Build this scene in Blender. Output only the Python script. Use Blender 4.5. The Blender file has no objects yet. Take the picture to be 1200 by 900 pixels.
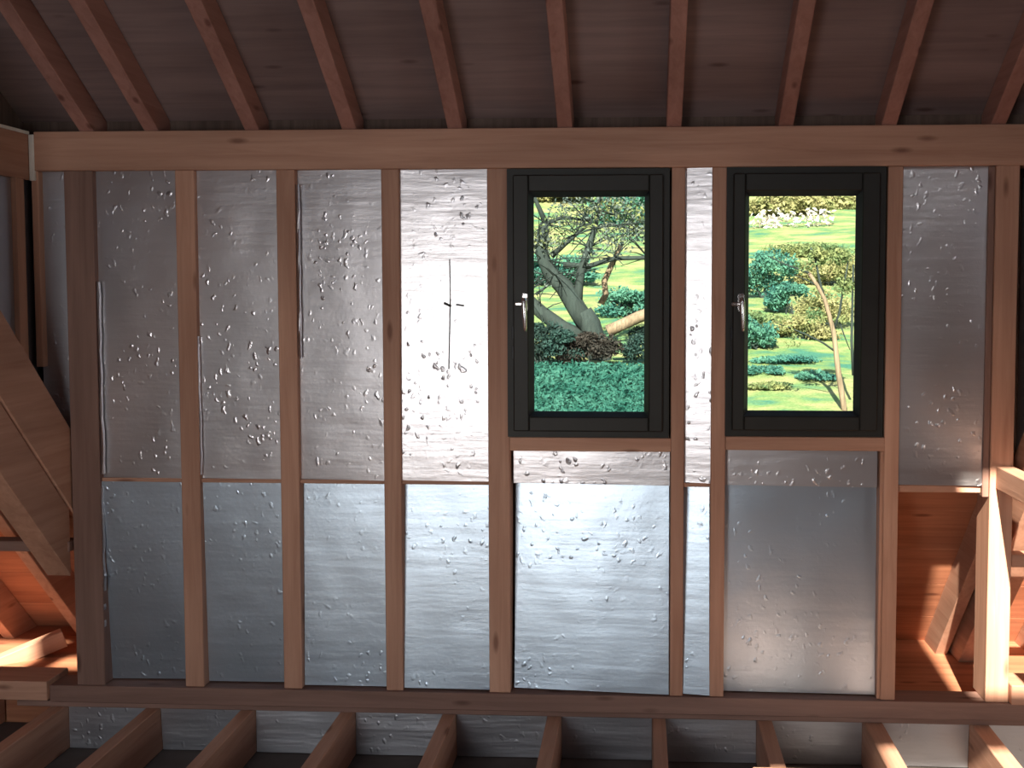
import bpy, bmesh, math, random
from mathutils import Vector, Matrix, noise
R = math.radians
random.seed(7)
scene = bpy.context.scene
COL = scene.collection

# ------------------------------------------------------------------ camera
FPX, CX, CY = 1250.0, 687.0, 411.0          # focal length and principal point, 1200x900 frame
YAW, PITCH = R(2.9), R(3.2)
CAM = Vector((0.0, -3.75, 1.53))
cd = bpy.data.cameras.new('camera'); cam = bpy.data.objects.new('camera', cd); COL.objects.link(cam)
cd.sensor_width = 36.0; cd.lens = FPX / 1200 * 36
cd.shift_x = (600 - CX) / 1200; cd.shift_y = (CY - 450) / 1200
cd.clip_start = 0.02; cd.clip_end = 400
cam.location = CAM; cam.rotation_euler = (R(90) - PITCH, 0, YAW)
scene.camera = cam

# ------------------------------------------------------------------ world, sun, exposure
world = bpy.data.worlds.new('sky_world'); scene.world = world; world.use_nodes = True
wn = world.node_tree; bg = wn.nodes['Background']
sky = wn.nodes.new('ShaderNodeTexSky'); sky.sky_type = 'NISHITA'
sky.sun_disc = False; sky.sun_elevation = R(37); sky.sun_rotation = R(187); sky.air_density = 1.2; sky.dust_density = 1.5
wn.links.new(sky.outputs[0], bg.inputs[0]); bg.inputs[1].default_value = 0.30

SUN = Vector((0.12, 1.0, -0.75)).normalized()       # the way the sunlight travels
sl = bpy.data.lights.new('sun', 'SUN'); so = bpy.data.objects.new('sun', sl); COL.objects.link(so)
sl.energy = 25.0; sl.angle = R(0.6); sl.color = (1.0, 0.90, 0.74)
so.location = (-2, -9, 9); so.rotation_euler = SUN.to_track_quat('-Z', 'Y').to_euler()

# daylight entering by the tall glazed opening in the wall behind the camera
al = bpy.data.lights.new('gable_daylight', 'AREA'); ao = bpy.data.objects.new('gable_daylight', al); COL.objects.link(ao)
al.shape = 'RECTANGLE'; al.size = 1.05; al.size_y = 1.6; al.energy = 46; al.color = (0.90, 0.95, 1.0)
ao.location = (-1.50, -5.17, 1.18); ao.rotation_euler = (R(90), 0, 0)
# added fill lamp in an invented opening of the right-hand end wall
el = bpy.data.lights.new('end_wall_fill', 'AREA'); eo = bpy.data.objects.new('end_wall_fill', el); COL.objects.link(eo)
el.shape = 'RECTANGLE'; el.size = 1.4; el.size_y = 1.3; el.energy = 24; el.color = (1.0, 0.96, 0.92)
eo.location = (3.84, -3.1, 1.0); eo.rotation_euler = (R(90), 0, R(90))

vs = scene.view_settings
vs.view_transform = 'Standard'; vs.look = 'None'; vs.gamma = 1.0; vs.exposure = 0.0; vs.use_curve_mapping = False
scene.cycles.max_bounces = 12; scene.cycles.diffuse_bounces = 6; scene.cycles.glossy_bounces = 6
scene.cycles.transparent_max_bounces = 16; scene.cycles.use_denoising = True
scene.cycles.sample_clamp_indirect = 6.0; scene.cycles.caustics_reflective = True

# ------------------------------------------------------------------ geometry helpers
RZ = Matrix.Rotation(YAW, 3, 'Z')
V_R = RZ @ Vector((1, 0, 0)); V_F = RZ @ Vector((0, math.cos(PITCH), -math.sin(PITCH))); V_U = RZ @ Vector((0, math.sin(PITCH), math.cos(PITCH)))
def ray(px, py): return V_F * FPX + V_R * (px - CX) + V_U * (CY - py)
def at(px, py, Y=0.0):                     # point of the plane y = Y seen at a photo position
    d = ray(px, py); return CAM + d * ((Y - CAM.y) / d.y)
def ax(px, py=500, Y=0.0): return at(px, py, Y).x
def az(py, px=600, Y=0.0): return at(px, py, Y).z

def link(name, me, mat, parent=None, loc=None):
    o = bpy.data.objects.new(name, me); COL.objects.link(o)
    if mat:
        me.materials.append(mat)
    if loc is not None: o.location = loc
    if parent: o.parent = parent
    return o
def from_bm(name, bm, mat, parent=None, loc=None, smooth=False):
    me = bpy.data.meshes.new(name); bm.normal_update(); bm.to_mesh(me); bm.free()
    if smooth:
        for p in me.polygons: p.use_smooth = True
    return link(name, me, mat, parent, loc)
def bm_box(bm, x0, x1, y0, y1, z0, z1, mi=0):
    v = [bm.verts.new((x, y, z)) for z in (z0, z1) for y in (y0, y1) for x in (x0, x1)]
    for q in ((0, 2, 3, 1), (4, 5, 7, 6), (0, 1, 5, 4), (2, 6, 7, 3), (0, 4, 6, 2), (1, 3, 7, 5)):
        f = bm.faces.new([v[i] for i in q]); f.material_index = mi
def bevel(bm, w):
    if w > 0: bmesh.ops.bevel(bm, geom=list(bm.edges), offset=w, segments=1, affect='EDGES', profile=0.5)
def box(name, x0, x1, y0, y1, z0, z1, mat, parent=None, bev=0.0025, mesh_mats=None):
    if x0 > x1: x0, x1 = x1, x0
    if y0 > y1: y0, y1 = y1, y0
    if z0 > z1: z0, z1 = z1, z0
    c = Vector(((x0 + x1) / 2, (y0 + y1) / 2, (z0 + z1) / 2)); a, b, d = (x1 - x0) / 2, (y1 - y0) / 2, (z1 - z0) / 2
    bm = bmesh.new(); bm_box(bm, -a, a, -b, b, -d, d); bevel(bm, min(bev, a * .4, b * .4, d * .4))
    return from_bm(name, bm, mat, parent, c)
def prism_x(name, prof, x0, x1, mat, parent=None, bev=0.0025):     # (y, z) outline swept along x
    yc = sum(p[0] for p in prof) / len(prof); zc = sum(p[1] for p in prof) / len(prof); xc = (x0 + x1) / 2; h = (x1 - x0) / 2
    bm = bmesh.new()
    a = [bm.verts.new((-h, p[0] - yc, p[1] - zc)) for p in prof]; b = [bm.verts.new((h, p[0] - yc, p[1] - zc)) for p in prof]
    n = len(prof); bm.faces.new(a[::-1]); bm.faces.new(b)
    for i in range(n): bm.faces.new((a[i], a[(i + 1) % n], b[(i + 1) % n], b[i]))
    bmesh.ops.recalc_face_normals(bm, faces=list(bm.faces)); bevel(bm, bev)
    return from_bm(name, bm, mat, parent, (xc, yc, zc))
def tube_bm(bm, pts, radii, seg=8, jitter=0.0):
    pts = [Vector(p) for p in pts]; rings = []
    for i, p in enumerate(pts):
        d = (pts[min(i + 1, len(pts) - 1)] - pts[max(i - 1, 0)]).normalized()
        s = d.cross(Vector((0, 1, 0.01)));
        if s.length < 1e-3: s = d.cross(Vector((1, 0, 0)))
        s.normalize(); t = d.cross(s)
        rings.append([bm.verts.new(p + (s * math.cos(2 * math.pi * k / seg) + t * math.sin(2 * math.pi * k / seg)) * radii[i] * (1 + random.uniform(-jitter, jitter))) for k in range(seg)])
    for a, b in zip(rings, rings[1:]):
        for k in range(seg): bm.faces.new((a[k], a[(k + 1) % seg], b[(k + 1) % seg], b[k]))
    bm.faces.new(rings[0][::-1]); bm.faces.new(rings[-1])
def tag(o, label, cat=None, kind=None, group=None):
    if label: o['label'] = label
    if cat: o['category'] = cat
    if kind: o['kind'] = kind
    if group: o['group'] = group
    return o
def empty(name, loc=(0, 0, 0)):
    o = bpy.data.objects.new(name, None); COL.objects.link(o); o.location = loc; o.empty_display_size = .1; return o
def adopt(root):                            # children were placed in world coordinates
    for ch in list(root.children): ch.matrix_parent_inverse = Matrix.Translation(root.location).inverted()

# ------------------------------------------------------------------ materials
def new_mat(name):
    m = bpy.data.materials.new(name); m.use_nodes = True; nt = m.node_tree
    return m, nt, nt.nodes['Principled BSDF']
def N(nt, kind, **kw):
    n = nt.nodes.new('ShaderNode' + kind)
    for k, v in kw.items():
        if k in n.inputs: n.inputs[k].default_value = v
        else: setattr(n, k, v)
    return n
def ramp(nt, stops):
    r = nt.nodes.new('ShaderNodeValToRGB'); e = r.color_ramp.elements
    while len(e) < len(stops): e.new(0.5)
    for i, (p, c) in enumerate(stops): e[i].position = p; e[i].color = (*c, 1)
    return r
def wood(name, axis, light, dark, knots=True, rough=0.62):
    m, nt, b = new_mat(name); L = nt.links.new
    tc = N(nt, 'TexCoord'); oi = N(nt, 'ObjectInfo')
    add = N(nt, 'VectorMath', operation='ADD'); mul = N(nt, 'VectorMath', operation='SCALE'); mul.inputs[3].default_value = 37.0
    comb = N(nt, 'CombineXYZ'); L(oi.outputs['Random'], comb.inputs[0]); L(oi.outputs['Random'], comb.inputs[1]); L(oi.outputs['Random'], comb.inputs[2])
    L(comb.outputs[0], mul.inputs[0]); L(tc.outputs['Object'], add.inputs[0]); L(mul.outputs[0], add.inputs[1])
    def mapped(across, along):
        mp = N(nt, 'Mapping'); s = [across] * 3; s[axis] = along; mp.inputs['Scale'].default_value = s
        L(add.outputs[0], mp.inputs[0]); return mp
    g = N(nt, 'TexNoise', Scale=1.0, Detail=5.0, Roughness=0.65, Distortion=0.6); L(mapped(34, 1.7).outputs[0], g.inputs['Vector'])
    g2 = N(nt, 'TexNoise', Scale=1.0, Detail=2.0); L(mapped(5, 1.1).outputs[0], g2.inputs['Vector'])
    mid = tuple((a + c) / 2 for a, c in zip(light, dark))
    r = ramp(nt, [(0.3, dark), (0.5, mid), (0.72, light)]); L(g.outputs['Fac'], r.inputs[0])
    mx = N(nt, 'Mix', data_type='RGBA', blend_type='MULTIPLY'); mx.inputs[0].default_value = 0.8
    r2 = ramp(nt, [(0.3, (.68, .64, .62)), (0.7, (1.06, 1.04, 1.02))]); L(g2.outputs['Fac'], r2.inputs[0])
    L(r.outputs[0], mx.inputs[6]); L(r2.outputs[0], mx.inputs[7]); out = mx.outputs[2]
    if knots:
        v = N(nt, 'TexVoronoi', Scale=1.0, Randomness=1.0); L(mapped(11, 3.2).outputs[0], v.inputs['Vector'])
        kr = ramp(nt, [(0.06, (.42, .34, .32)), (0.15, (1, 1, 1))]); L(v.outputs['Distance'], kr.inputs[0])
        mk = N(nt, 'Mix', data_type='RGBA', blend_type='MULTIPLY'); mk.inputs[0].default_value = 0.85
        L(out, mk.inputs[6]); L(kr.outputs[0], mk.inputs[7]); out = mk.outputs[2]
    L(out, b.inputs['Base Color']); b.inputs['Roughness'].default_value = rough; b.inputs['Specular IOR Level'].default_value = 0.25
    bp = N(nt, 'Bump', Strength=0.25, Distance=0.004); L(g.outputs['Fac'], bp.inputs['Height']); L(bp.outputs[0], b.inputs['Normal'])
    return m
WL, WD = (0.56, 0.33, 0.235), (0.42, 0.22, 0.15)
rafter_wood = wood('dark_pine_rafter', 1, (0.43, 0.225, 0.185), (0.31, 0.15, 0.12))  # darker pine tone for the dormer rafters
wood_x, wood_y, wood_z = (wood('pine_grain_' + 'xyz'[i], i, WL, WD) for i in range(3))
DL, DD = (0.27, 0.16, 0.13), (0.19, 0.11, 0.088)
dark_x, dark_z = wood('dark_pine_x', 0, DL, DD), wood('dark_pine_z', 2, DL, DD)  # darker pine tone for corner stud, plates and left rail
sheath = wood('plywood_sheathing', 0, (0.27, 0.19, 0.18), (0.20, 0.14, 0.135), knots=True, rough=0.75)
board_mat = wood('roof_boards', 0, (0.52, 0.22, 0.12), (0.34, 0.135, 0.075), knots=True, rough=0.7)
osb = wood('dull_board', 2, (0.16, 0.11, 0.09), (0.09, 0.06, 0.05), knots=False, rough=0.8)
bark = wood('grey_bark', 2, (0.028, 0.042, 0.040), (0.012, 0.02, 0.02), knots=False, rough=0.9)
pale_bark = wood('pale_bark', 2, (0.24, 0.185, 0.13), (0.085, 0.07, 0.05), knots=False, rough=0.9)

def foil(name, tint, rough, wrinkle=0.5, dents=0.5):
    m, nt, b = new_mat(name); L = nt.links.new
    tc = N(nt, 'TexCoord'); oi = N(nt, 'ObjectInfo'); add = N(nt, 'VectorMath', operation='ADD')
    mul = N(nt, 'Math', operation='MULTIPLY'); mul.inputs[1].default_value = 53.0; L(oi.outputs['Random'], mul.inputs[0])
    comb = N(nt, 'CombineXYZ')
    for k in range(3): L(mul.outputs[0], comb.inputs[k])
    L(tc.outputs['Object'], add.inputs[0]); L(comb.outputs[0], add.inputs[1])
    # dimples: sparse small dents and blisters
    wob = N(nt, 'TexNoise', Scale=24.0, Detail=2.0); L(add.outputs[0], wob.inputs['Vector'])
    wadd = N(nt, 'VectorMath', operation='MULTIPLY_ADD'); wadd.inputs[1].default_value = (.045, .045, .06)
    L(wob.outputs['Color'], wadd.inputs[0]); L(add.outputs[0], wadd.inputs[2])
    mpd = N(nt, 'Mapping'); mpd.inputs['Scale'].default_value = (1.15, 1.0, 0.9); L(wadd.outputs[0], mpd.inputs[0])
    v = N(nt, 'TexVoronoi', Scale=35.0, Randomness=1.0); L(mpd.outputs[0], v.inputs['Vector'])
    dr = ramp(nt, [(0.0, (1, 1, 1)), (0.17, (.55, .55, .55)), (0.34, (0, 0, 0))]); L(v.outputs['Distance'], dr.inputs[0])
    sep = N(nt, 'SeparateColor'); L(v.outputs['Color'], sep.inputs[0])
    pick = N(nt, 'MapRange'); pick.inputs[1].default_value = 0.25; pick.inputs[2].default_value = 1.0; pick.inputs[3].default_value = 0.0; pick.inputs[4].default_value = 1.0
    L(sep.outputs[0], pick.inputs[0])
    patch = N(nt, 'TexNoise', Scale=4.0, Detail=1.0); L(add.outputs[0], patch.inputs['Vector'])
    pr = ramp(nt, [(0.40, (0.05, .05, .05)), (0.62, (1, 1, 1))]); L(patch.outputs['Fac'], pr.inputs[0])
    m1 = N(nt, 'Math', operation='MULTIPLY'); L(dr.outputs[0], m1.inputs[0]); L(pick.outputs[0], m1.inputs[1])
    m2 = N(nt, 'Math', operation='MULTIPLY'); L(m1.outputs[0], m2.inputs[0]); L(pr.outputs[0], m2.inputs[1])
    b1 = N(nt, 'Bump', Strength=dents, Distance=0.006); L(m2.outputs[0], b1.inputs['Height'])
    # horizontal ripples and fine crinkle
    mp = N(nt, 'Mapping'); mp.inputs['Scale'].default_value = (2.5, 2.5, 22); L(add.outputs[0], mp.inputs[0])
    rp = N(nt, 'TexNoise', Scale=1.0, Detail=3.0, Roughness=0.55); L(mp.outputs[0], rp.inputs['Vector'])
    b2 = N(nt, 'Bump', Strength=wrinkle, Distance=0.004); L(rp.outputs['Fac'], b2.inputs['Height']); L(b1.outputs[0], b2.inputs['Normal'])
    fn = N(nt, 'TexNoise', Scale=55.0, Detail=3.0, Roughness=0.6); L(add.outputs[0], fn.inputs['Vector'])
    b3 = N(nt, 'Bump', Strength=0.18, Distance=0.002); L(fn.outputs['Fac'], b3.inputs['Height']); L(b2.outputs[0], b3.inputs['Normal'])
    cl = N(nt, 'TexNoise', Scale=3.0, Detail=2.0); L(add.outputs[0], cl.inputs['Vector'])
    cr = ramp(nt, [(0.3, tuple(t * .88 for t in tint)), (0.7, tint)]); L(cl.outputs['Fac'], cr.inputs[0])
    L(cr.outputs[0], b.inputs['Base Color']); b.inputs['Metallic'].default_value = 1.0; b.inputs['Roughness'].default_value = rough
    L(b3.outputs[0], b.inputs['Normal'])
    return m
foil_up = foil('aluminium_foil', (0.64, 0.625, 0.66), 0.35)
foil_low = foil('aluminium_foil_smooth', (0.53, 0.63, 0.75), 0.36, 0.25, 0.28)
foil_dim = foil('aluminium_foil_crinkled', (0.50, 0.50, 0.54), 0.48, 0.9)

def plain(name, col, rough=0.5, metal=0.0, spec=0.5):
    m, nt, b = new_mat(name)
    n = N(nt, 'TexNoise', Scale=14.0, Detail=3.0); tc = N(nt, 'TexCoord'); nt.links.new(tc.outputs['Object'], n.inputs['Vector'])
    r = ramp(nt, [(0.3, tuple(c * .85 for c in col)), (0.7, tuple(min(1, c * 1.12) for c in col))]); nt.links.new(n.outputs['Fac'], r.inputs[0])
    nt.links.new(r.outputs[0], b.inputs['Base Color'])
    b.inputs['Roughness'].default_value = rough; b.inputs['Metallic'].default_value = metal; b.inputs['Specular IOR Level'].default_value = spec
    return m
frame_paint = plain('dark_bronze_paint', (0.016, 0.015, 0.013), 0.5, 0, 0.35)
gasket = plain('black_rubber', (0.012, 0.014, 0.02), 0.45)
chrome = plain('satin_chrome', (0.82, 0.82, 0.84), 0.22, 1.0)
board_dull = plain('grey_plasterboard_back', (0.085, 0.068, 0.062), 0.85)
lining = plain('attic_lining', (0.20, 0.15, 0.135), 0.85)
pencil = plain('dark_pencil', (0.05, 0.05, 0.05), 0.7)
pale_strip = plain('pale_strip_white', (0.7, 0.66, 0.6), 0.8)
gm, gnt, gb = new_mat('window_glass')
gout = gnt.nodes['Material Output']; gt = N(gnt, 'BsdfTransparent'); gt.inputs[0].default_value = (.96, .985, .97, 1); gg = N(gnt, 'BsdfGlossy', Roughness=0.02)
gf = N(gnt, 'Fresnel', IOR=1.5); gmix = N(gnt, 'MixShader'); gnt.links.new(gf.outputs[0], gmix.inputs[0]); gnt.links.new(gt.outputs[0], gmix.inputs[1]); gnt.links.new(gg.outputs[0], gmix.inputs[2]); gnt.links.new(gmix.outputs[0], gout.inputs[0])

# ------------------------------------------------------------------ key dimensions of the attic
HEAD_TOP, HEAD_BOT = az(150, 640), az(197, 640)
X_CORNER_L = ax(82)                         # left side of the left corner stud, and inner face of the roof trimmer
X_CHEEK_L = ax(40, 400)                     # left cheek
X_POST0, X_POST1 = ax(1157, 690), ax(1184, 690)
X_CHEEK_R = X_POST1 + 0.03
TD, TM = math.tan(R(33.5)), math.tan(R(47.5))
Z_MAIN = az(500, 80)                        # main roof plane at the wall face (top of the rafters)
Z_SEAM = az(567, 500)
Y_RIDGE = -(Z_MAIN - HEAD_TOP - .13) / (TD - TM)   # both roof planes meet in one ridge
Y_RIDGE = (Z_MAIN - (HEAD_TOP + .13)) / (TM - TD) * 1.0
Y_RIDGE = -abs(Y_RIDGE); Z_RIDGE = HEAD_TOP + .13 - Y_RIDGE * TD
Y_REAR = -5.2
Y_EAVE = Z_MAIN / TM + 0.12
WEST, EAST = -4.6, 3.9
PLATE_TOP, PLATE_MID = az(812, 600), az(832, 600)

# ------------------------------------------------------------------ panels of foil-faced insulation
def panel(x0, x1, z0, z1, mat, parent, y=0.02, depth=0.06, tilt=(0, 0), amp=0.0016, name='insulation_panel'):
    w, h = x1 - x0, z1 - z0; nx = max(4, int(w / 0.03)); nz = max(4, int(h / 0.03))
    bm = bmesh.new(); sd = random.uniform(0, 50); g = []
    for j in range(nz + 1):
        row = []
        for i in range(nx + 1):
            u, v = -w / 2 + w * i / nx, -h / 2 + h * j / nz
            e = min(i, nx - i, 2) / 2 * min(j, nz - j, 2) / 2
            d = amp * noise.noise((u * 6 + sd, v * 3.5, sd)) + amp * .7 * noise.noise((u * 15, v * 13 + sd, sd))
            lip = 0.0
            row.append(bm.verts.new((u, -d * e - tilt[0] * v - tilt[1] * u + lip, v)))
        g.append(row)
    for j in range(nz):
        for i in range(nx): bm.faces.new((g[j][i], g[j][i + 1], g[j + 1][i + 1], g[j + 1][i]))
    ring = [g[0][i] for i in range(nx + 1)] + [g[j][nx] for j in range(1, nz + 1)] + [g[nz][i] for i in range(nx - 1, -1, -1)] + [g[j][0] for j in range(nz - 1, 0, -1)]
    back = [bm.verts.new((p.co.x, depth, p.co.z)) for p in ring]; n = len(ring)
    for i in range(n): bm.faces.new((ring[i], back[i], back[(i + 1) % n], ring[(i + 1) % n]))
    bm.faces.new(back[::-1])
    for i in range(n):
        e = bm.edges.get((ring[i], ring[(i + 1) % n]));  e.smooth = False
        e = bm.edges.get((ring[i], back[i])); e.smooth = False
    return from_bm(name, bm, mat, parent, ((x0 + x1) / 2, y, (z0 + z1) / 2), smooth=True)

# ================================================================== SETTING: the dormer's window wall
bm = bmesh.new()
OY0, OY1 = 0.115, 0.135
w1 = (ax(594, 350), ax(785, 350), az(513, 690), az(197, 690)); w2 = (ax(850, 350), ax(1037, 350), az(512, 940), az(195, 940))
XL, XH = X_CHEEK_L, ax(1054, 690)
for x0, x1, z0, z1 in ((XL - .13, w1[0], Z_SEAM, HEAD_TOP), (w1[1], w2[0], Z_SEAM, HEAD_TOP), (w2[1], X_CHEEK_R + .13, Z_SEAM, HEAD_TOP),
                       (w1[0], w1[1], w1[3], HEAD_TOP), (w2[0], w2[1], w2[3], HEAD_TOP), (w1[0], w1[1], Z_SEAM, w1[2]), (w2[0], w2[1], Z_SEAM, w2[2])):
    bm_box(bm, x0, x1, OY0, OY1, z0, z1)
bm_box(bm, X_CORNER_L, XH, OY0, OY1, 0, Z_SEAM)
wall = from_bm('wall_back', bm, osb)
tag(wall, 'timber stud dormer wall filled with silver foil faced insulation panels around two windows', 'wall', 'structure')

S_BOT = PLATE_TOP
def stud(pl, pr, top, mat=wood_z, y=0.0, depth=0.1, bot=S_BOT, name='stud', lab=None, py=500):
    o = box(name, ax(pl, py), ax(pr, py), y, y + depth, bot, top, mat, wall)
    if lab: o['label'] = lab
    return o
stud(83, 116, HEAD_BOT, dark_z, y=-0.004, name='corner_stud', lab='dark wide corner stud')
stud(211, 233, HEAD_BOT); stud(328, 349.5, HEAD_BOT); stud(449.5, 469.5, HEAD_BOT)
stud(572, 597, HEAD_BOT); stud(786, 801.5, HEAD_BOT); stud(833, 850, HEAD_BOT); stud(1036.5, 1054, HEAD_BOT)
box('stud_packer', ax(1029.5, 690), ax(1036.5, 690), .006, .1, S_BOT, az(529, 1030), wood_z, wall)
box('header_beam', ax(41, 180), EAST * .5, -0.008, 0.1, HEAD_BOT, HEAD_TOP, wood_x, wall)
box('packing_strip', ax(35.5, 180), ax(41.5, 180), -.012, .09, az(212, 40), az(158, 40), pale_strip, wall)['label'] = 'pale strip on the end of the header beam'
box('sole_plate', ax(60, 810), EAST * .6, -0.012, 0.1, PLATE_MID, PLATE_TOP, dark_x, wall)
box('lower_plate', ax(20, 835), EAST * .6, 0.0, 0.1, 0.0, PLATE_MID, dark_x, wall)
for (a, b_, y0, y1, px) in ((597, 786, 513, 529, 690), (850, 1036.5, 512, 528, 940)):
    box('sill_rail', ax(a, 520), ax(b_, 520), -0.002, 0.1, az(y1, px), az(y0, px), wood_x, wall)
box('corner_batten', ax(39, 300), ax(47, 300), 0.0, 0.05, az(430, 45), HEAD_BOT, wood_z, wall)
box('corner_batten', ax(1155.5, 400), ax(1163, 400), 0.004, 0.08, Z_SEAM - .03, HEAD_BOT, dark_z, wall)

HT = HEAD_BOT
for (a, b_, m, tilt, z1) in ((116, 211, foil_up, (0.0, .03), HT), (233, 328, foil_up, (.0, .035), HT), (349.5, 449.5, foil_up, (-.005, .06), HT),
                         (469.5, 572, foil_up, (-.01, .01), HT), (801.5, 833, foil_up, (0, .17), HT), (1054, 1155.5, foil_up, (0, .03), HT)):
    panel(ax(a), ax(b_), Z_SEAM + .008, z1, m, wall, tilt=tilt)
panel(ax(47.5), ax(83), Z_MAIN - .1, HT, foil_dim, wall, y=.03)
for (a, b_, tilt, rise) in ((116, 215, (.06, -.03), 0), (237, 331, (.03, -.01), 0), (353, 452, (-.03, 0), 0), (471, 573, (-.06, .01), 0),
                            (601, 784, (-.09, .075), 1), (800.5, 832, (-.09, .17), 0), (849.5, 1029.5, (-.03, .02), 1)):
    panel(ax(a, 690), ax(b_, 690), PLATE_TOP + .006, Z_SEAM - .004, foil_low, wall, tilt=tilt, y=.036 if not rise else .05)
for (a, b_, px, yt) in ((600, 785, 690, 529), (850, 1029.5, 940, 528)):
    panel(ax(a, 548), ax(b_, 548), Z_SEAM - .002, az(yt, px), foil_up, wall, tilt=(0, .05), y=.032)
for (a, b_) in ((116, 212), (234, 329), (350.5, 450.5), (470, 572.5), (801, 833)):
    box('seam_batten', ax(a, 566), ax(b_, 566), .014, .07, Z_SEAM - .005, Z_SEAM + .009, wood_x, wall, .001)
box('head_batten', ax(1054, 571), ax(1157, 571), .03, .075, Z_SEAM - .02, Z_SEAM + .006, wood_x, wall)
for (pa, pb, ya, yb) in ((115.5, 119, 330, 560), (118, 121.5, 575, 700), (119.5, 123, 700, 788), (232, 234.5, 395, 560), (349, 351.5, 215, 420)):
    bm = bmesh.new(); hh = (az(ya) - az(yb)) / 2; pv = None; w_ = ax(pb) - ax(pa); n_ = 14
    for k in range(n_ + 1):
        z_ = -hh + 2 * hh * k / n_; q_ = w_ * random.uniform(.5, 1.0)
        cur = [bm.verts.new((0, 0, z_)), bm.verts.new((q_, random.uniform(-.004, 0), z_)), bm.verts.new((q_, .012, z_)), bm.verts.new((0, .012, z_))]
        if pv:
            for i in range(4): bm.faces.new((pv[i], pv[(i + 1) % 4], cur[(i + 1) % 4], cur[i]))
        pv = cur
    bmesh.ops.recalc_face_normals(bm, faces=list(bm.faces))
    from_bm('foil_edge', bm, foil_up, wall, (ax(pa, (ya + yb) / 2), .004, (az(ya) + az(yb)) / 2))
# pencil cross drawn on the fourth panel
pc = at(527, 357, .012)
for (dx0, dz0, dx1, dz1, w) in ((-.001, .16, .001, .02, .0011), (.001, .02, -.006, -.23, .0018), (-.022, .006, .004, -.006, .004), (.022, .0, .05, -.004, .003)):
    bm = bmesh.new(); bm_box(bm, 0, 1, 0, .0012, -w, w)
    ln = math.hypot(dx1 - dx0, dz1 - dz0)
    for v in bm.verts: v.co.x *= ln
    bmesh.ops.rotate(bm, verts=list(bm.verts), matrix=Matrix.Rotation(-math.atan2(dz1 - dz0, dx1 - dx0), 3, 'Y'))
    from_bm('pencil_line', bm, pencil, wall, (pc.x + dx0, .0165, pc.z + dz0))

# ================================================================== windows
def rect_ring(bm, x0, x1, z0, z1, wl, wr, wt, wb, y0, y1):
    bm_box(bm, x0, x0 + wl, y0, y1, z0, z1); bm_box(bm, x1 - wr, x1, y0, y1, z0, z1)
    bm_box(bm, x0 + wl, x1 - wr, y0, y1, z1 - wt, z1); bm_box(bm, x0 + wl, x1 - wr, y0, y1, z0, z0 + wb)
def splayed_ring(bm, x0, x1, z0, z1, w, y0, y1):            # a bead that slopes in towards the glass
    o = [(x0, z0), (x1, z0), (x1, z1), (x0, z1)]; i = [(x0 + w, z0 + w), (x1 - w, z0 + w), (x1 - w, z1 - w), (x0 + w, z1 - w)]
    a = [bm.verts.new((p[0], y0, p[1])) for p in o]; b = [bm.verts.new((p[0], y1, p[1])) for p in i]; c = [bm.verts.new((p[0], y1, p[1])) for p in o]
    for k in range(4):
        l = (k + 1) % 4; bm.faces.new((a[k], a[l], b[l], b[k])); bm.faces.new((b[k], b[l], c[l], c[k])); bm.faces.new((a[l], a[k], c[k], c[l]))
def window(name, wr, glass, hpx, hpy, label):
    root = empty(name, ((wr[0] + wr[1]) / 2, 0, wr[2])); tag(root, label, 'window', 'structure')
    x0, x1, z0, z1 = wr; gx0, gx1, gz0, gz1 = glass; fw = .03
    bm = bmesh.new(); rect_ring(bm, x0 + .002, x1 - .002, z0 + .002, z1 - .002, fw, fw, fw, fw, -.004, .13)
    from_bm('frame', bm, frame_paint, root)
    sx0, sx1, sz0, sz1 = x0 + fw - .006, x1 - fw + .006, z0 + fw - .006, z1 - fw + .006; bd = .016
    bm = bmesh.new(); rect_ring(bm, sx0, sx1, sz0, sz1, gx0 - bd - sx0, sx1 - gx1 - bd, sz1 - gz1 - bd, gz0 - bd - sz0, -.02, .06); bevel(bm, .004)
    sash = from_bm('sash', bm, frame_paint, root)
    bm = bmesh.new(); splayed_ring(bm, gx0 - bd, gx1 + bd, gz0 - bd, gz1 + bd, bd, -.014, .018)
    from_bm('glazing_bead', bm, gasket, sash)
    box('pane', gx0 - .008, gx1 + .008, .02, .026, gz0 - .008, gz1 + .008, gm, root, 0)
    # espagnolette handle: rose, neck, lever hanging down, and a latch tongue
    c = at(hpx, hpy, -.02)
    bm = bmesh.new(); bm_box(bm, -.011, .011, -.006, 0, -.03, .03); bevel(bm, .004)
    h = from_bm('handle', bm, chrome, root, (c.x + .001, -.02, c.z + .008))
    bm = bmesh.new(); tube_bm(bm, [(0, 0, 0), (0, -.03, 0), (0, -.04, -.003)], [.008, .008, .009], 10); from_bm('neck', bm, chrome, h, (0, -.004, .004), True)
    bm = bmesh.new(); tube_bm(bm, [(0, 0, .016), (0, -.002, 0), (.002, -.001, -.04), (.004, .002, -.088), (.004, .003, -.1)], [.007, .0095, .0085, .0065, .004], 10); from_bm('lever', bm, chrome, h, (0, -.042, 0), True)
    bm = bmesh.new(); bm_box(bm, -.034, 0, -.012, 0, -.007, .005); bevel(bm, .003); from_bm('latch', bm, chrome, h, (0, -.004, -.005))
    for zz in (-.17, -.1):
        bm = bmesh.new(); bm_box(bm, -.004, .004, -.006, 0, -.022, .022); bevel(bm, .002); from_bm('keeper', bm, gasket, root, (x0 + .022, -.004, c.z + zz))
    for ch in root.children: ch.matrix_parent_inverse = Matrix.Translation(root.location).inverted()
    return root
window('window_1', w1, (ax(626, 356, .02), ax(755, 356, .02), az(482, 690, .02), az(231, 690, .02)), 615, 357,
       'dark framed casement window at centre looking onto a shaded old tree, chrome handle at its left')
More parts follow.
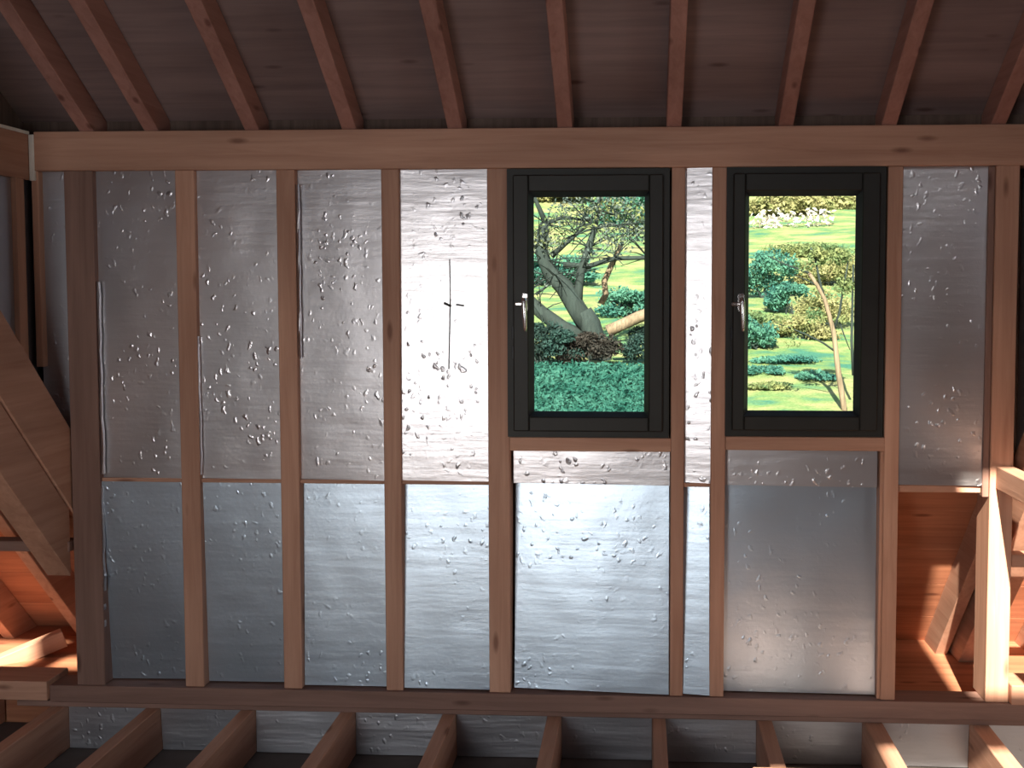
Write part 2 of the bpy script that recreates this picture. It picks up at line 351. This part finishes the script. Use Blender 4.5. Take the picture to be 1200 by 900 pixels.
window('window_2', w2, (ax(877, 356, .02), ax(1001, 356, .02), az(481, 940, .02), az(230, 940, .02)), 868, 357,
       'dark framed casement window right of centre looking onto a bright slope and thin tree')

# ================================================================== floor of joists below the wall
bm = bmesh.new(); bm_box(bm, WEST, EAST, Y_REAR, .26, -.19, -.172)
floor = from_bm('floor', bm, board_dull); tag(floor, 'open ceiling joists with foil panels closing the gaps below the window wall', 'floor', 'structure')
jr = [(-43, -60), (75, 59), (185, 170), (296, 281), (414, 398), (533, 518), (657, 641), (780, 764.5), (905, 888), (1035, 1013), (1160, 1139), (1279, 1262)]
edges = []
for r_, l_ in jr:
    edges.append((ax(l_, 848), ax(r_, 848)))
x = edges[0][0] - .36
while x > WEST + .1: edges.insert(0, (x, x + .05)); x -= .36
x = edges[-1][0] + .37
while x < EAST - .1: edges.append((x, x + .05)); x += .37
for a, b_ in edges:
    box('joist', a, b_, Y_REAR + .05, .26, -.17, -.001, wood_y, floor, .003)
for (a0, a1), (b0, b1) in zip(edges, edges[1:]):
    if a1 > X_CORNER_L - .3 and b0 < 1.7:
        panel(a1 + .002, b0 - .002, -.168, -.002, foil_dim, floor, y=.03, depth=.05, tilt=(random.uniform(.0, .08), random.uniform(-.02, .02)), amp=.003)
for a, b_ in ((.36, .58), (.84, 1.04)):
    box('reflection_plank', a, b_, -2.2, -.42, .0, .022, wood_y, floor)  # unseen planks, added for their sunlit reflection in the foil
bm = bmesh.new(); bm_box(bm, WEST, EAST, .27, Y_EAVE + .3, -.19, -.012)
from_bm('eaves_deck', bm, board_mat, floor)

# ================================================================== dormer roof seen from below
XA, XB = X_CHEEK_L - .02, X_CHEEK_R + .12
def slope_prof(ya, yb, z0, t, o0, o1): return [(ya, z0 - ya * t + o0), (yb, z0 - yb * t + o0), (yb, z0 - yb * t + o1), (ya, z0 - ya * t + o1)]
ceiling = empty('ceiling', (0, 0, HEAD_TOP)); tag(ceiling, 'sloping dormer roof of bare rafters under brown plywood sheathing', 'ceiling', 'structure')
RD = .115                                    # rafter depth, measured upright
rx = []
for pxc in (101, 177, 295, 409, 533, 662, 790, 921, 1042, 1170, 1290):
    X = ax(pxc, 150); rx.append(X)
    prism_x('rafter', slope_prof(Y_RIDGE - .03, .14, HEAD_TOP + .001, TD, 0, RD), X - .026, X + .026, rafter_wood, ceiling)
cuts = [XA - .13, rx[2], rx[5], rx[8], XB + .3]
for a, b_ in zip(cuts, cuts[1:]):
    ys = [.16, -.55, -1.75, Y_RIDGE - .05]
    for y1, y0 in zip(ys, ys[1:]):
        prism_x('sheathing_board', slope_prof(y0 + .001, y1 - .001, HEAD_TOP + .001, TD, RD + .001, RD + .02), a + .001, b_ - .001, sheath, ceiling, .001)
box('soffit_board', XA - .1, XB + .1, .1, .13, HEAD_TOP, HEAD_TOP + .14, osb, ceiling)
adopt(ceiling)

# ================================================================== cheeks of the dormer
def cheek(name, X, side, label):
    root = empty(name, (X, 0, Z_MAIN)); tag(root, label, 'wall', 'structure')
    s = -side                                # the room lies this way from the face
    def slab(nm, x_in, th, prof, m): return prism_x(nm, prof, min(x_in, x_in - s * th), max(x_in, x_in - s * th), m, root, .001)
    bz = lambda y: Z_MAIN - y * TM
    tz = lambda y: HEAD_TOP + .112 - y * TD
    yk = Y_RIDGE + .02
    slab('sheathing', X - s * .075, .02, [(yk, bz(yk)), (.1, bz(.1)), (.1, tz(.1)), (yk, tz(yk))], osb)
    pt = az(158, 40); pb = az(211, 40); yh = -(pb - Z_MAIN) / TM
    slab('cheek_plate', X + s * .004, .07, [(-(pt - Z_MAIN) / TM, pt), (-.002, pt), (-.002, pb), (yh, pb)], wood_y)
    slab('lit_edge_strip', X + s * .006, .072, [(-(pt - Z_MAIN) / TM, pt + .012), (-.002, pt + .012), (-.002, pt), (-(pt - Z_MAIN) / TM, pt)], pale_strip)  # pale strip stands in for the plate's lit top edge
    st = [-.06, -.45, -.85, -1.25]
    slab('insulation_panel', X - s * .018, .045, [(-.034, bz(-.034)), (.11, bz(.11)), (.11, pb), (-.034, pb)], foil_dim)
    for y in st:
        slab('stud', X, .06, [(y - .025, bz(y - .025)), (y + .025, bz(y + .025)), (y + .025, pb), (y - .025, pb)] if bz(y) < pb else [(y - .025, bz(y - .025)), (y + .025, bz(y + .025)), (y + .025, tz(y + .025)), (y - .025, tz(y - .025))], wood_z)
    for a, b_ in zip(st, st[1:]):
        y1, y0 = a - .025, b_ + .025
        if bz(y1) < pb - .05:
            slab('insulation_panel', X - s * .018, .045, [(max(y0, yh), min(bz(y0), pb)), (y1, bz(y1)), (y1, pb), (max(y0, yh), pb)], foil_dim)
    adopt(root); return root
cheek('wall_left', X_CHEEK_L, -1, 'shaded foil lined dormer cheek at the left end of the window wall')
wr_ = cheek('wall_right', X_CHEEK_R, 1, 'shaded dormer cheek right of the corner post with rail and sunlit timber')
post = box('corner_post', X_POST0, X_POST1, -.004, .135, PLATE_TOP, HEAD_BOT, wood_z, wall)
post['label'] = 'corner post whose lower half is bleached by sunlight'

# ================================================================== main roof to both sides and below the dormer
def main_roof(name, x0, x1, trim_in, label, xr, ya):
    root = empty(name, ((x0 + x1) / 2, 0, Z_MAIN)); tag(root, label, 'roof', 'structure')
    ye = Y_EAVE + .1
    for X in xr:
        prism_x('rafter', slope_prof(ya, ye, Z_MAIN, TM, -.20, -.002), X - .025, X + .025, wood_y, root)
    # boards run along the eaves, one above the other up the slope
    n = max(1, int((ye - ya) / .17)); st = (ye - ya) / n
    for k in range(n):
        a = ya + k * st
        prism_x('sheathing_board', slope_prof(a + .0015, a + st - .0015, Z_MAIN, TM, 0, .03), x0, x1, board_mat, root, .001)
    return root
yk = Y_RIDGE + .02
XLO = X_CORNER_L - .115
r1 = main_roof('roof', WEST, XLO, None, 'main roof underside left of the dormer, boards and rafters above a sunlit eave', [XLO - .27, XLO - .62, XLO - 1.0, XLO - 1.4, XLO - 1.8], yk)
prism_x('trimmer', slope_prof(yk, Y_EAVE + .05, Z_MAIN, TM, -.30, 0), X_CORNER_L - .11, X_CORNER_L - .002, wood_y, r1)
prism_x('trimmer', slope_prof(yk, -.001, Z_MAIN, TM, -.55, -.305), X_CORNER_L - .10, X_CORNER_L - .01, wood_y, r1)
box('eaves_rail', WEST, X_CORNER_L - .004, -.02, .05, az(645, 40), az(633, 40), dark_x, r1)
box('floor_plate', WEST, ax(60, 805), -.03, .12, az(817, 30), az(795, 30), wood_x, r1)
# brace leaning in the left eave
bm = bmesh.new(); qa, qb = at(-40, 785, .40), at(72, 738, .60); dq = qb - qa
bm_box(bm, 0, dq.length, -.03, .03, -.07, 0); bevel(bm, .003)
br = from_bm('brace', bm, wood_x, r1, qa); br.rotation_euler = dq.to_track_quat('X', 'Z').to_euler()
adopt(r1)
r2 = main_roof('roof', X_CHEEK_R + .12, EAST, None, 'main roof underside right of the corner post, glowing orange in sunlight', [X_CHEEK_R + .35, X_CHEEK_R + .75, X_CHEEK_R + 1.15, X_CHEEK_R + 1.6], yk)
prism_x('trimmer', slope_prof(yk, Y_EAVE + .05, Z_MAIN, TM, -.30, 0), X_CHEEK_R + .002, X_CHEEK_R + .11, wood_y, r2)
box('eaves_rail', X_POST1 + .002, EAST, -.0, .06, az(665, 1190), az(650, 1190), wood_x, r2)
box('floor_plate', X_POST1 + .002, EAST, -.03, .1, PLATE_TOP + .002, az(800, 1190), wood_x, r2)
prism_x('side_rail', [(-1.2, az(572, 1160)), (-.006, az(572, 1160)), (-.006, az(546, 1160)), (-1.2, az(546, 1160))], X_POST0 + .02, X_POST1 - .0, wood_y, r2)
adopt(r2)
r3 = main_roof('roof', X_CORNER_L + .01, X_CHEEK_R + .11, None, 'boarded eave seen through the open bay right of the second window', [ax(1147, 700, .3), ax(1010, 700, .3), ax(880, 700, .3)], .14)
adopt(r3)

# ================================================================== rest of the attic behind the camera: rear slope with rooflights, walls
def rear_z(y): return Z_RIDGE - (Y_RIDGE - y) * TD
def back(p):                                 # where the sunlight that reaches p crosses the rear slope
    p = Vector(p); s = (Z_RIDGE - TD * (Y_RIDGE - p.y) - p.z) / (-SUN.z + TD * SUN.y) if False else None
    # p - SUN*s on plane z = Z_RIDGE - TD*(Y_RIDGE - y)
    num = p.z - Z_RIDGE + TD * Y_RIDGE - TD * p.y; den = SUN.z - TD * SUN.y
    s = num / den; return p - SUN * s
def opening(pts):
    q = [back(p) for p in pts]; return (min(v.x for v in q), max(v.x for v in q), min(v.y for v in q), max(v.y for v in q))
Z_T = az(556, 1165)
holes = [opening([(X_POST0 - .03, 0, PLATE_TOP + .0), (X_POST0 + .9, 0, Z_T)]),
         opening([(ax(1016, 848), -.20, 0), (1.75, -.95, 0)]),
         opening([(.34, -.42, .03), (.68, -1.35, .03)]),
         opening([(-4.1, .0, .06), (-2.60, .0, .54)]),
         opening([(-2.47, .0, .28), (-2.24, .0, .40)])]
holes[1] = (holes[1][0], holes[1][1], max(holes[1][2], Y_REAR + .1), holes[1][3])
bm = bmesh.new()
xs = sorted({WEST, EAST} | {h[0] for h in holes} | {h[1] for h in holes}); ys = sorted({Y_REAR - .1, Y_RIDGE} | {h[2] for h in holes} | {h[3] for h in holes})
for xa, xb in zip(xs, xs[1:]):
    for ya, yb in zip(ys, ys[1:]):
        cx_, cy_ = (xa + xb) / 2, (ya + yb) / 2
        if any(h[0] < cx_ < h[1] and h[2] < cy_ < h[3] for h in holes): continue
        v = [bm.verts.new((x_, y_, rear_z(y_) + o)) for o in (0, .03) for (x_, y_) in ((xa, ya), (xb, ya), (xb, yb), (xa, yb))]
        for f in ((3, 2, 1, 0), (4, 5, 6, 7), (0, 1, 5, 4), (1, 2, 6, 5), (2, 3, 7, 6), (3, 0, 4, 7)): bm.faces.new([v[i] for i in f])
bm_box(bm, WEST, EAST, Y_RIDGE - .2, Y_RIDGE + .2, Z_RIDGE + .06, Z_RIDGE + .1)
rear = from_bm('roof', bm, lining); tag(rear, 'rear roof slope behind the camera with rooflight openings', 'roof', 'structure')
bm = bmesh.new(); gx0, gx1, gz0, gz1 = -2.04, -.96, .36, 2.0; zr = rear_z(Y_REAR) + .02
for a in ((WEST, gx0, -.19, zr), (gx1, EAST, -.19, zr), (gx0, gx1, -.19, gz0), (gx0, gx1, gz1, zr)): bm_box(bm, a[0], a[1], Y_REAR - .06, Y_REAR, a[2], a[3])
wf = from_bm('wall_front', bm, lining); tag(wf, 'rear attic wall behind the camera with a tall glazed opening', 'wall', 'structure')
gab = lambda y: zr + (y - Y_REAR) / (Y_RIDGE - Y_REAR) * (Z_RIDGE + .03 - zr)
bm = bmesh.new()
for prof in ([(Y_REAR, -.19), (-3.8, -.19), (-3.8, gab(-3.8)), (Y_REAR, zr)], [(-3.8, -.19), (-2.4, -.19), (-2.4, .35), (-3.8, .35)],
             [(-3.8, 1.65), (-2.4, 1.65), (-2.4, Z_RIDGE - .3), (Y_RIDGE, Z_RIDGE + .03), (-3.8, gab(-3.8))], [(-2.4, -.19), (Y_EAVE + .2, -.19), (Y_EAVE + .2, .05), (-2.4, Z_RIDGE - .2)]):
    a = [bm.verts.new((EAST - .03, p[0], p[1])) for p in prof]; b_ = [bm.verts.new((EAST + .03, p[0], p[1])) for p in prof]
    bm.faces.new(a); bm.faces.new(b_[::-1])
    for i in range(len(prof)): bm.faces.new((a[i], b_[i], b_[(i + 1) % len(prof)], a[(i + 1) % len(prof)]))
bmesh.ops.recalc_face_normals(bm, faces=list(bm.faces))
tag(from_bm('wall_east', bm, lining), 'end wall of the attic beyond the right frame edge with an added fill light opening', 'wall', 'structure')
for nm, xa, lab in (('wall_west', WEST, 'end wall of the attic beyond the left frame edge'),):
    o = prism_x(nm, [(Y_REAR, -.19), (Y_EAVE + .2, -.19), (Y_EAVE + .2, .05), (Y_RIDGE, Z_RIDGE + .03), (Y_REAR, zr)], xa - .03, xa + .03, lining, None, .001)
    tag(o, lab, 'wall', 'structure')
# main-roof wings between the cheeks' tops and the ridge are closed by the wings of the roof above

# ================================================================== outside: bank, trees and bushes
def leaf_mat(name, c1, c2, trans=0.35):
    m, nt, b = new_mat(name); L = nt.links.new
    tc = N(nt, 'TexCoord'); n = N(nt, 'TexNoise', Scale=2.3, Detail=4.0); L(tc.outputs['Object'], n.inputs['Vector'])
    r = ramp(nt, [(0.35, c1), (0.65, c2)]); L(n.outputs['Fac'], r.inputs[0]); L(r.outputs[0], b.inputs['Base Color'])
    b.inputs['Roughness'].default_value = 0.7; b.inputs['Specular IOR Level'].default_value = 0.2
    t = N(nt, 'BsdfTranslucent'); L(r.outputs[0], t.inputs[0]); mx = N(nt, 'MixShader'); mx.inputs[0].default_value = trans
    L(b.outputs[0], mx.inputs[1]); L(t.outputs[0], mx.inputs[2]); L(mx.outputs[0], nt.nodes['Material Output'].inputs[0])
    return m
def ground_z(x, y):
    prof = [(-20, -2.9), (2, -2.9), (5, -2.2), (9, -.35), (11, .0), (16, .75), (24, 2.0), (36, 4.4), (60, 12), (95, 26)]
    for (a, za), (b_, zb) in zip(prof, prof[1:]):
        if y <= b_:
            t = max(0, (y - a) / (b_ - a)); z = za + (zb - za) * t; break
    else: z = prof[-1][1]
    return z + .16 * noise.noise((x * .35, y * .3, 0)) * min(1, max(0, (y - 4) / 5)) + .5 * noise.noise((x * .06, y * .06, 3)) * min(1, max(0, (y - 18) / 10))
gmx, gnt2, gb2 = new_mat('meadow_grass'); L = gnt2.links.new
tc = N(gnt2, 'TexCoord'); mp = N(gnt2, 'Mapping'); mp.inputs['Scale'].default_value = (.5, 1.0, .5); L(tc.outputs['Object'], mp.inputs[0])
n1 = N(gnt2, 'TexNoise', Scale=1.6, Detail=5.0, Roughness=.6); L(mp.outputs[0], n1.inputs['Vector'])
r1_ = ramp(gnt2, [(0.36, (.04, .13, .095)), (0.46, (.11, .18, .07)), (0.56, (.20, .215, .10)), (0.7, (.26, .235, .13))]); L(n1.outputs['Fac'], r1_.inputs[0])
n2 = N(gnt2, 'TexNoise', Scale=30.0, Detail=3.0); L(tc.outputs['Object'], n2.inputs['Vector'])
mxg = N(gnt2, 'Mix', data_type='RGBA', blend_type='MULTIPLY'); mxg.inputs[0].default_value = .7
r2_ = ramp(gnt2, [(0.3, (.5, .55, .5)), (0.7, (1.1, 1.1, 1.05))]); L(n2.outputs['Fac'], r2_.inputs[0]); L(r1_.outputs[0], mxg.inputs[6]); L(r2_.outputs[0], mxg.inputs[7])
L(mxg.outputs[2], gb2.inputs['Base Color']); gb2.inputs['Roughness'].default_value = .9; gb2.inputs['Specular IOR Level'].default_value = .1
bm = bmesh.new(); g = []
ygrid = [-14 + i * 2 for i in range(8)] + [2 + i * .4 for i in range(60)] + [26 + i * 2 for i in range(36)]
xgrid = [-34 + i * 1.0 for i in range(80)]
for y in ygrid: g.append([bm.verts.new((x, y, ground_z(x, y))) for x in xgrid])
for a, b_ in zip(g, g[1:]):
    for i in range(len(xgrid) - 1): bm.faces.new((a[i], a[i + 1], b_[i + 1], b_[i]))
terrain = from_bm('terrain', bm, gmx, None, None, True); tag(terrain, 'sunlit green hillside meadow rising beyond both windows', 'hillside', 'structure')

def leaves_obj(name, centres, size, mat, parent=None, flat=0.0):
    verts, faces = [], []
    for c in centres:
        s = size * random.uniform(.6, 1.3); n = Vector((random.gauss(0, 1), random.gauss(0, 1), random.gauss(0, 1) + flat)).normalized()
        u = n.orthogonal().normalized(); u = Matrix.Rotation(random.uniform(0, 6.28), 3, n) @ u; w = n.cross(u)
        k = len(verts); c = Vector(c)
        verts += [c - u * s, c - w * s * .5 + n * s * .15, c + u * s, c + w * s * .5 + n * s * .15]; faces.append((k, k + 1, k + 2, k + 3))
    me = bpy.data.meshes.new(name); me.from_pydata([tuple(v) for v in verts], [], faces); me.update()
    return link(name, me, mat, parent)
def blob(c, r, n, squash=1.0):
    out = []
    for _ in range(n):
        d = Vector((random.gauss(0, 1), random.gauss(0, 1), random.gauss(0, 1))).normalized() * (random.random() ** .45)
        out.append((c[0] + d.x * r[0], c[1] + d.y * r[1], c[2] + d.z * r[2]))
    return out
teal = leaf_mat('teal_leaves', (.03, .125, .11), (.09, .24, .17)); shaded_grass_teal = leaf_mat('shaded_grass_teal', (.012, .075, .058), (.028, .11, .085), .2)
pale = leaf_mat('pale_leaves', (.18, .21, .085), (.32, .295, .15), .4); mid_leaf = leaf_mat('olive_leaves', (.08, .15, .07), (.22, .24, .10))
dark_leaf = leaf_mat('shaded_bramble_leaves', (.010, .022, .020), (.018, .05, .045), .15); brown_leaf = leaf_mat('shaded_dry_brush', (.016, .016, .014), (.034, .028, .024), .1)  # leaf colours darkened in place of shade cast on these shrubs
sky_gap = leaf_mat('sky_gap_white', (.55, .5, .45), (.7, .66, .6), .4); grey_leaf = leaf_mat('grey_twigs', (.05, .085, .085), (.14, .17, .14), .3)  # the white leaves stand in for bright sky showing through gaps

def bush(px, py, Y, r, n, size, mat, label, name='bush', stem=True, group=None):
    c = at(px, py, Y); gz = ground_z(c.x, Y); root = empty(name, (c.x, Y, gz)); tag(root, label, 'bush', None, group)
    pts, top = [], c.z + r[2]
    for k in range(14):
        u = random.uniform(-.8, .8); zc = gz + (top - gz) * random.uniform(.15, .95 - .45 * abs(u)); q = random.uniform(.28, .5)
        pts += [(p[0], p[1], max(p[2], gz + .01)) for p in blob((c.x + u * r[0], Y + random.uniform(-.5, .5) * r[1], zc), (r[0] * q, r[1] * q, max(r[2], (top - gz) * .5) * q), int(n * 1.7) // 14)]
    leaves_obj('foliage', pts, size * .72, mat, root)['kind'] = 'stuff'
    bm = bmesh.new()
    for _ in range(5): tube_bm(bm, [(c.x + random.uniform(-.1, .1), Y, gz - .05), (c.x + random.uniform(-.3, .3) * r[0], Y + random.uniform(-.3, .3) * r[1], (c.z + gz) / 2), (c.x + random.uniform(-.6, .6) * r[0], Y, c.z)], [.02, .013, .005], 5)
    from_bm('stems', bm, bark, root); adopt(root)
    return root
def limb(bm, pts, r0, r1, Y, seg=8, wob=.25):
    P_ = [at(p[0], p[1], Y + (p[2] if len(p) > 2 else 0)) for p in pts]; n = len(P_)
    tube_bm(bm, P_, [r0 + (r1 - r0) * i / (n - 1) for i in range(n)], seg, .08); return P_

# --- old tree in front of window 1
YT = 13.8
root = empty('tree', (at(700, 440, YT).x, YT, ground_z(at(700, 440, YT).x, YT))); tag(root, 'old dark forked tree with thick leaning limbs, seen through the centre window', 'tree')
bm = bmesh.new(); b0 = at(706, 470, YT)
limb(bm, [(712, 462), (705, 430), (697, 402), (690, 380), (682, 366)], .22, .175, YT); from_bm('trunk', bm, bark, root, None, True)
tips = []
for pts, ra, rb in (([(692, 386), (676, 362), (660, 336), (646, 322), (638, 306), (632, 285), (640, 262)], .18, .09),
                    ([(690, 400), (660, 385), (634, 366), (612, 345), (596, 330)], .15, .08),
                    ([(676, 362), (678, 340), (681, 318), (690, 290), (697, 268), (702, 240), (708, 215)], .09, .025),
                    ([(646, 300), (662, 286), (676, 274), (692, 262)], .05, .02),
                    ([(660, 310), (690, 312), (720, 303), (760, 302), (790, 296)], .045, .03),
                    ([(628, 345), (640, 336), (652, 326)], .025, .015),
                    ([(697, 268), (715, 262), (740, 268), (762, 262)], .03, .012),
                    ([(640, 262), (660, 254), (686, 258), (712, 250)], .035, .012),
                    ([(640, 262), (630, 240), (620, 215)], .05, .02)):
    bm = bmesh.new(); tips.append(limb(bm, pts, ra, rb, YT)); from_bm('branch', bm, bark, root, None, True)
bm = bmesh.new()
for P_ in tips:
    for p in P_[2:]:
        for _ in range(9):
            d = Vector((random.gauss(0, .35), random.gauss(0, .3), random.gauss(.06, .22))); tube_bm(bm, [p, p + d * .6 + Vector((0, 0, .03)), p + d * 1.2], [.012, .008, .004], 4)
from_bm('twigs', bm, bark, root)['kind'] = 'stuff'
cl = []
for px, py, rr, n in ((640, 285, .28, 240), (665, 250, .35, 220), (720, 280, .38, 330), (745, 270, .3, 260), (700, 240, .35, 200), (735, 243, .3, 200), (645, 330, .15, 40), (690, 300, .2, 90)):
    c = at(px, py, YT); cl += blob(c, (rr, rr, rr * .8), n)
leaves_obj('foliage', cl, .034, grey_leaf, root)['kind'] = 'stuff'
cl = []
for px, py, rr, n in ((630, 280, .25, 130), (660, 265, .4, 120), (700, 250, .35, 130), (740, 255, .35, 160), (720, 235, .35, 130)):
    c = at(px, py, YT); cl += blob(c, (rr, rr, rr * .8), n)
leaves_obj('foliage', cl, .036, mid_leaf, root)['kind'] = 'stuff'
adopt(root)
# pale leaning trunk beside it
bm = bmesh.new(); P_ = limb(bm, [(704, 356), (710, 345), (708, 330), (716, 312), (723, 298), (729, 284)], .055, .04, 14.6)
o = from_bm('tree', bm, pale_bark, None, None, True); tag(o, 'short pale leaning trunk lit by sun right of the dark forked tree', 'tree')
bm = bmesh.new(); limb(bm, [(712, 388), (730, 380), (748, 372), (775, 362)], .10, .09, 13.2)
o = from_bm('fallen_log', bm, pale_bark, None, None, True); tag(o, 'fallen pale log lying on brambles at right of the centre window', 'log')
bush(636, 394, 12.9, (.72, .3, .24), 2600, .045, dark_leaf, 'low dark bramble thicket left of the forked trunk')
bush(690, 398, 13.0, (.55, .25, .16), 2400, .045, brown_leaf, 'brown dry brush around the foot of the forked trunk')
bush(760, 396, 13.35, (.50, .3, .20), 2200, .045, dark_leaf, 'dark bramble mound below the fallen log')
bush(735, 352, 17.5, (.85, .5, .30), 2600, .06, teal, 'teal leafy mound behind the fallen log')
bush(650, 312, 22, (1.2, .8, .32), 2200, .08, teal, 'low teal hedge clump behind the left limb of the forked tree')
bush(700, 255, 40, (3.0, 1.2, 1.0), 3600, .16, mid_leaf, 'broad olive crown high on the slope behind the forked tree')
bush(752, 250, 33, (1.6, 1.2, 1.3), 2600, .15, teal, 'teal rounded crown at the upper right of the centre window')
bush(640, 245, 38, (2.0, 1.2, 1.2), 2600, .15, pale, 'pale yellow crown at the upper left of the centre window')
# grass at the foot of window 1, its shade put into the dark teal
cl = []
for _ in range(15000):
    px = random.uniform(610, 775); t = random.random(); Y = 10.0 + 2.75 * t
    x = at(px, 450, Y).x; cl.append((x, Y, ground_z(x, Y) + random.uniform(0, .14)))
o = leaves_obj('ground_cover', cl, .045, shaded_grass_teal); tag(o, 'lush undergrowth below the forked tree, its shade put into the teal green', 'plants', 'stuff')
for px, py in ((655, 480), (678, 481)):
    c = at(px, py, 10.75); bm = bmesh.new(); bmesh.ops.create_icosphere(bm, subdivisions=2, radius=.05)
    for v in bm.verts: v.co = Vector((v.co.x * 1.3, v.co.y, v.co.z * .7)) * (1 + .25 * noise.noise(v.co * 20))
    o = from_bm('stone', bm, pale_bark, None, c, True); tag(o, 'larger pale stone at the foot of the centre window view' if px < 660 else 'smaller pale stone just right of the larger one below the tree', 'stone')

# --- slope beyond window 2
YB = 10.6
root = empty('tree', (at(990, 486, YB).x, YB, ground_z(at(990, 486, YB).x, YB))); tag(root, 'slender young tree with a curved trunk, seen through the right window', 'tree')
bm = bmesh.new(); limb(bm, [(992, 500), (988, 470), (983, 440), (980, 415), (977, 390), (972, 370), (966, 350), (958, 335), (948, 320)], .042, .024, YB); from_bm('trunk', bm, pale_bark, root, None, True)
tips = []
for pts, ra, rb in (([(966, 350), (962, 336), (959, 322), (956, 305), (950, 290)], .022, .01), ([(948, 320), (938, 316), (926, 312), (912, 306), (900, 300)], .018, .006),
                    ([(978, 385), (984, 366), (986, 350), (990, 330), (994, 305)], .02, .008), ([(979, 412), (965, 402), (945, 392), (925, 384), (908, 378)], .014, .005),
                    ([(982, 372), (990, 395), (996, 410)], .01, .005), ([(1000, 440), (998, 400), (999, 350), (1000, 310)], .02, .012), ([(958, 335), (945, 328), (930, 322)], .012, .005)):
    bm = bmesh.new(); tips.append(limb(bm, pts, ra, rb, YB, 6)); from_bm('branch', bm, bark, root, None, True)
cl = []
for px, py, rr, n in ((960, 300, .15, 380), (985, 300, .15, 340), (942, 312, .14, 90), (990, 335, .15, 260), (955, 370, .15, 140), (920, 380, .15, 60), (985, 375, .10, 60), (930, 398, .15, 60)):
    cl += blob(at(px, py, YB), (rr, rr, rr * .8), n)
leaves_obj('foliage', cl, .028, mid_leaf, root)['kind'] = 'stuff'; adopt(root)
for px, py, Y, r, n, s, m, lab in (
    (895, 320, 20, (.75, .6, .55), 2600, .06, teal, 'large teal bush at the left of the right window'),
    (925, 345, 18, (.50, .5, .30), 1500, .055, teal, 'smaller teal bush just right of the large teal bush'),
    (885, 400, 14.5, (.32, .4, .42), 1500, .05, teal, 'upright teal shrub at the left edge of the right window'),
    (925, 425, 13.5, (.60, .4, .10), 1100, .045, teal, 'low spreading teal clump left of the slender trunk'),
    (955, 445, 12.2, (.32, .3, .10), 800, .045, teal, 'low teal clump touching the slender trunk base'),
    (905, 455, 11.6, (.35, .3, .08), 800, .04, mid_leaf, 'lowest olive clump at the bottom of the right window'),
    (940, 390, 15.5, (.70, .5, .28), 1800, .055, pale, 'pale yellow bush left of the slender trunk'),
    (975, 330, 22, (1.0, .6, .55), 2200, .07, pale, 'pale yellow bush behind the crown of the slender tree'),
    (910, 262, 34, (1.9, 1.0, .95), 3000, .13, pale, 'pale yellow crown at the upper left of the right window'),
    (965, 262, 36, (2.1, 1.0, 1.1), 3000, .14, pale, 'pale yellow crown at the upper right of the right window'),
    (970, 372, 16.5, (.75, .5, .50), 2400, .05, pale, 'pale yellow bush directly behind the slender trunk'),
    (890, 440, 12.6, (.40, .4, .14), 1200, .04, teal, 'teal clump at the lower left corner of the right window'),
    (945, 305, 26, (1.3, .6, .40), 2200, .07, mid_leaf, 'olive bush between the two highest pale crowns and the slender tree'),
    (900, 372, 16.0, (.45, .4, .20), 1300, .05, mid_leaf, 'olive bush above the upright teal shrub'),
    (930, 268, 31, (1.3, .5, .7), 150, .13, sky_gap, 'white leaves standing in for sky gaps, high on the slope beyond the right window')):
    bush(px, py, Y, r, n, s, m, lab)
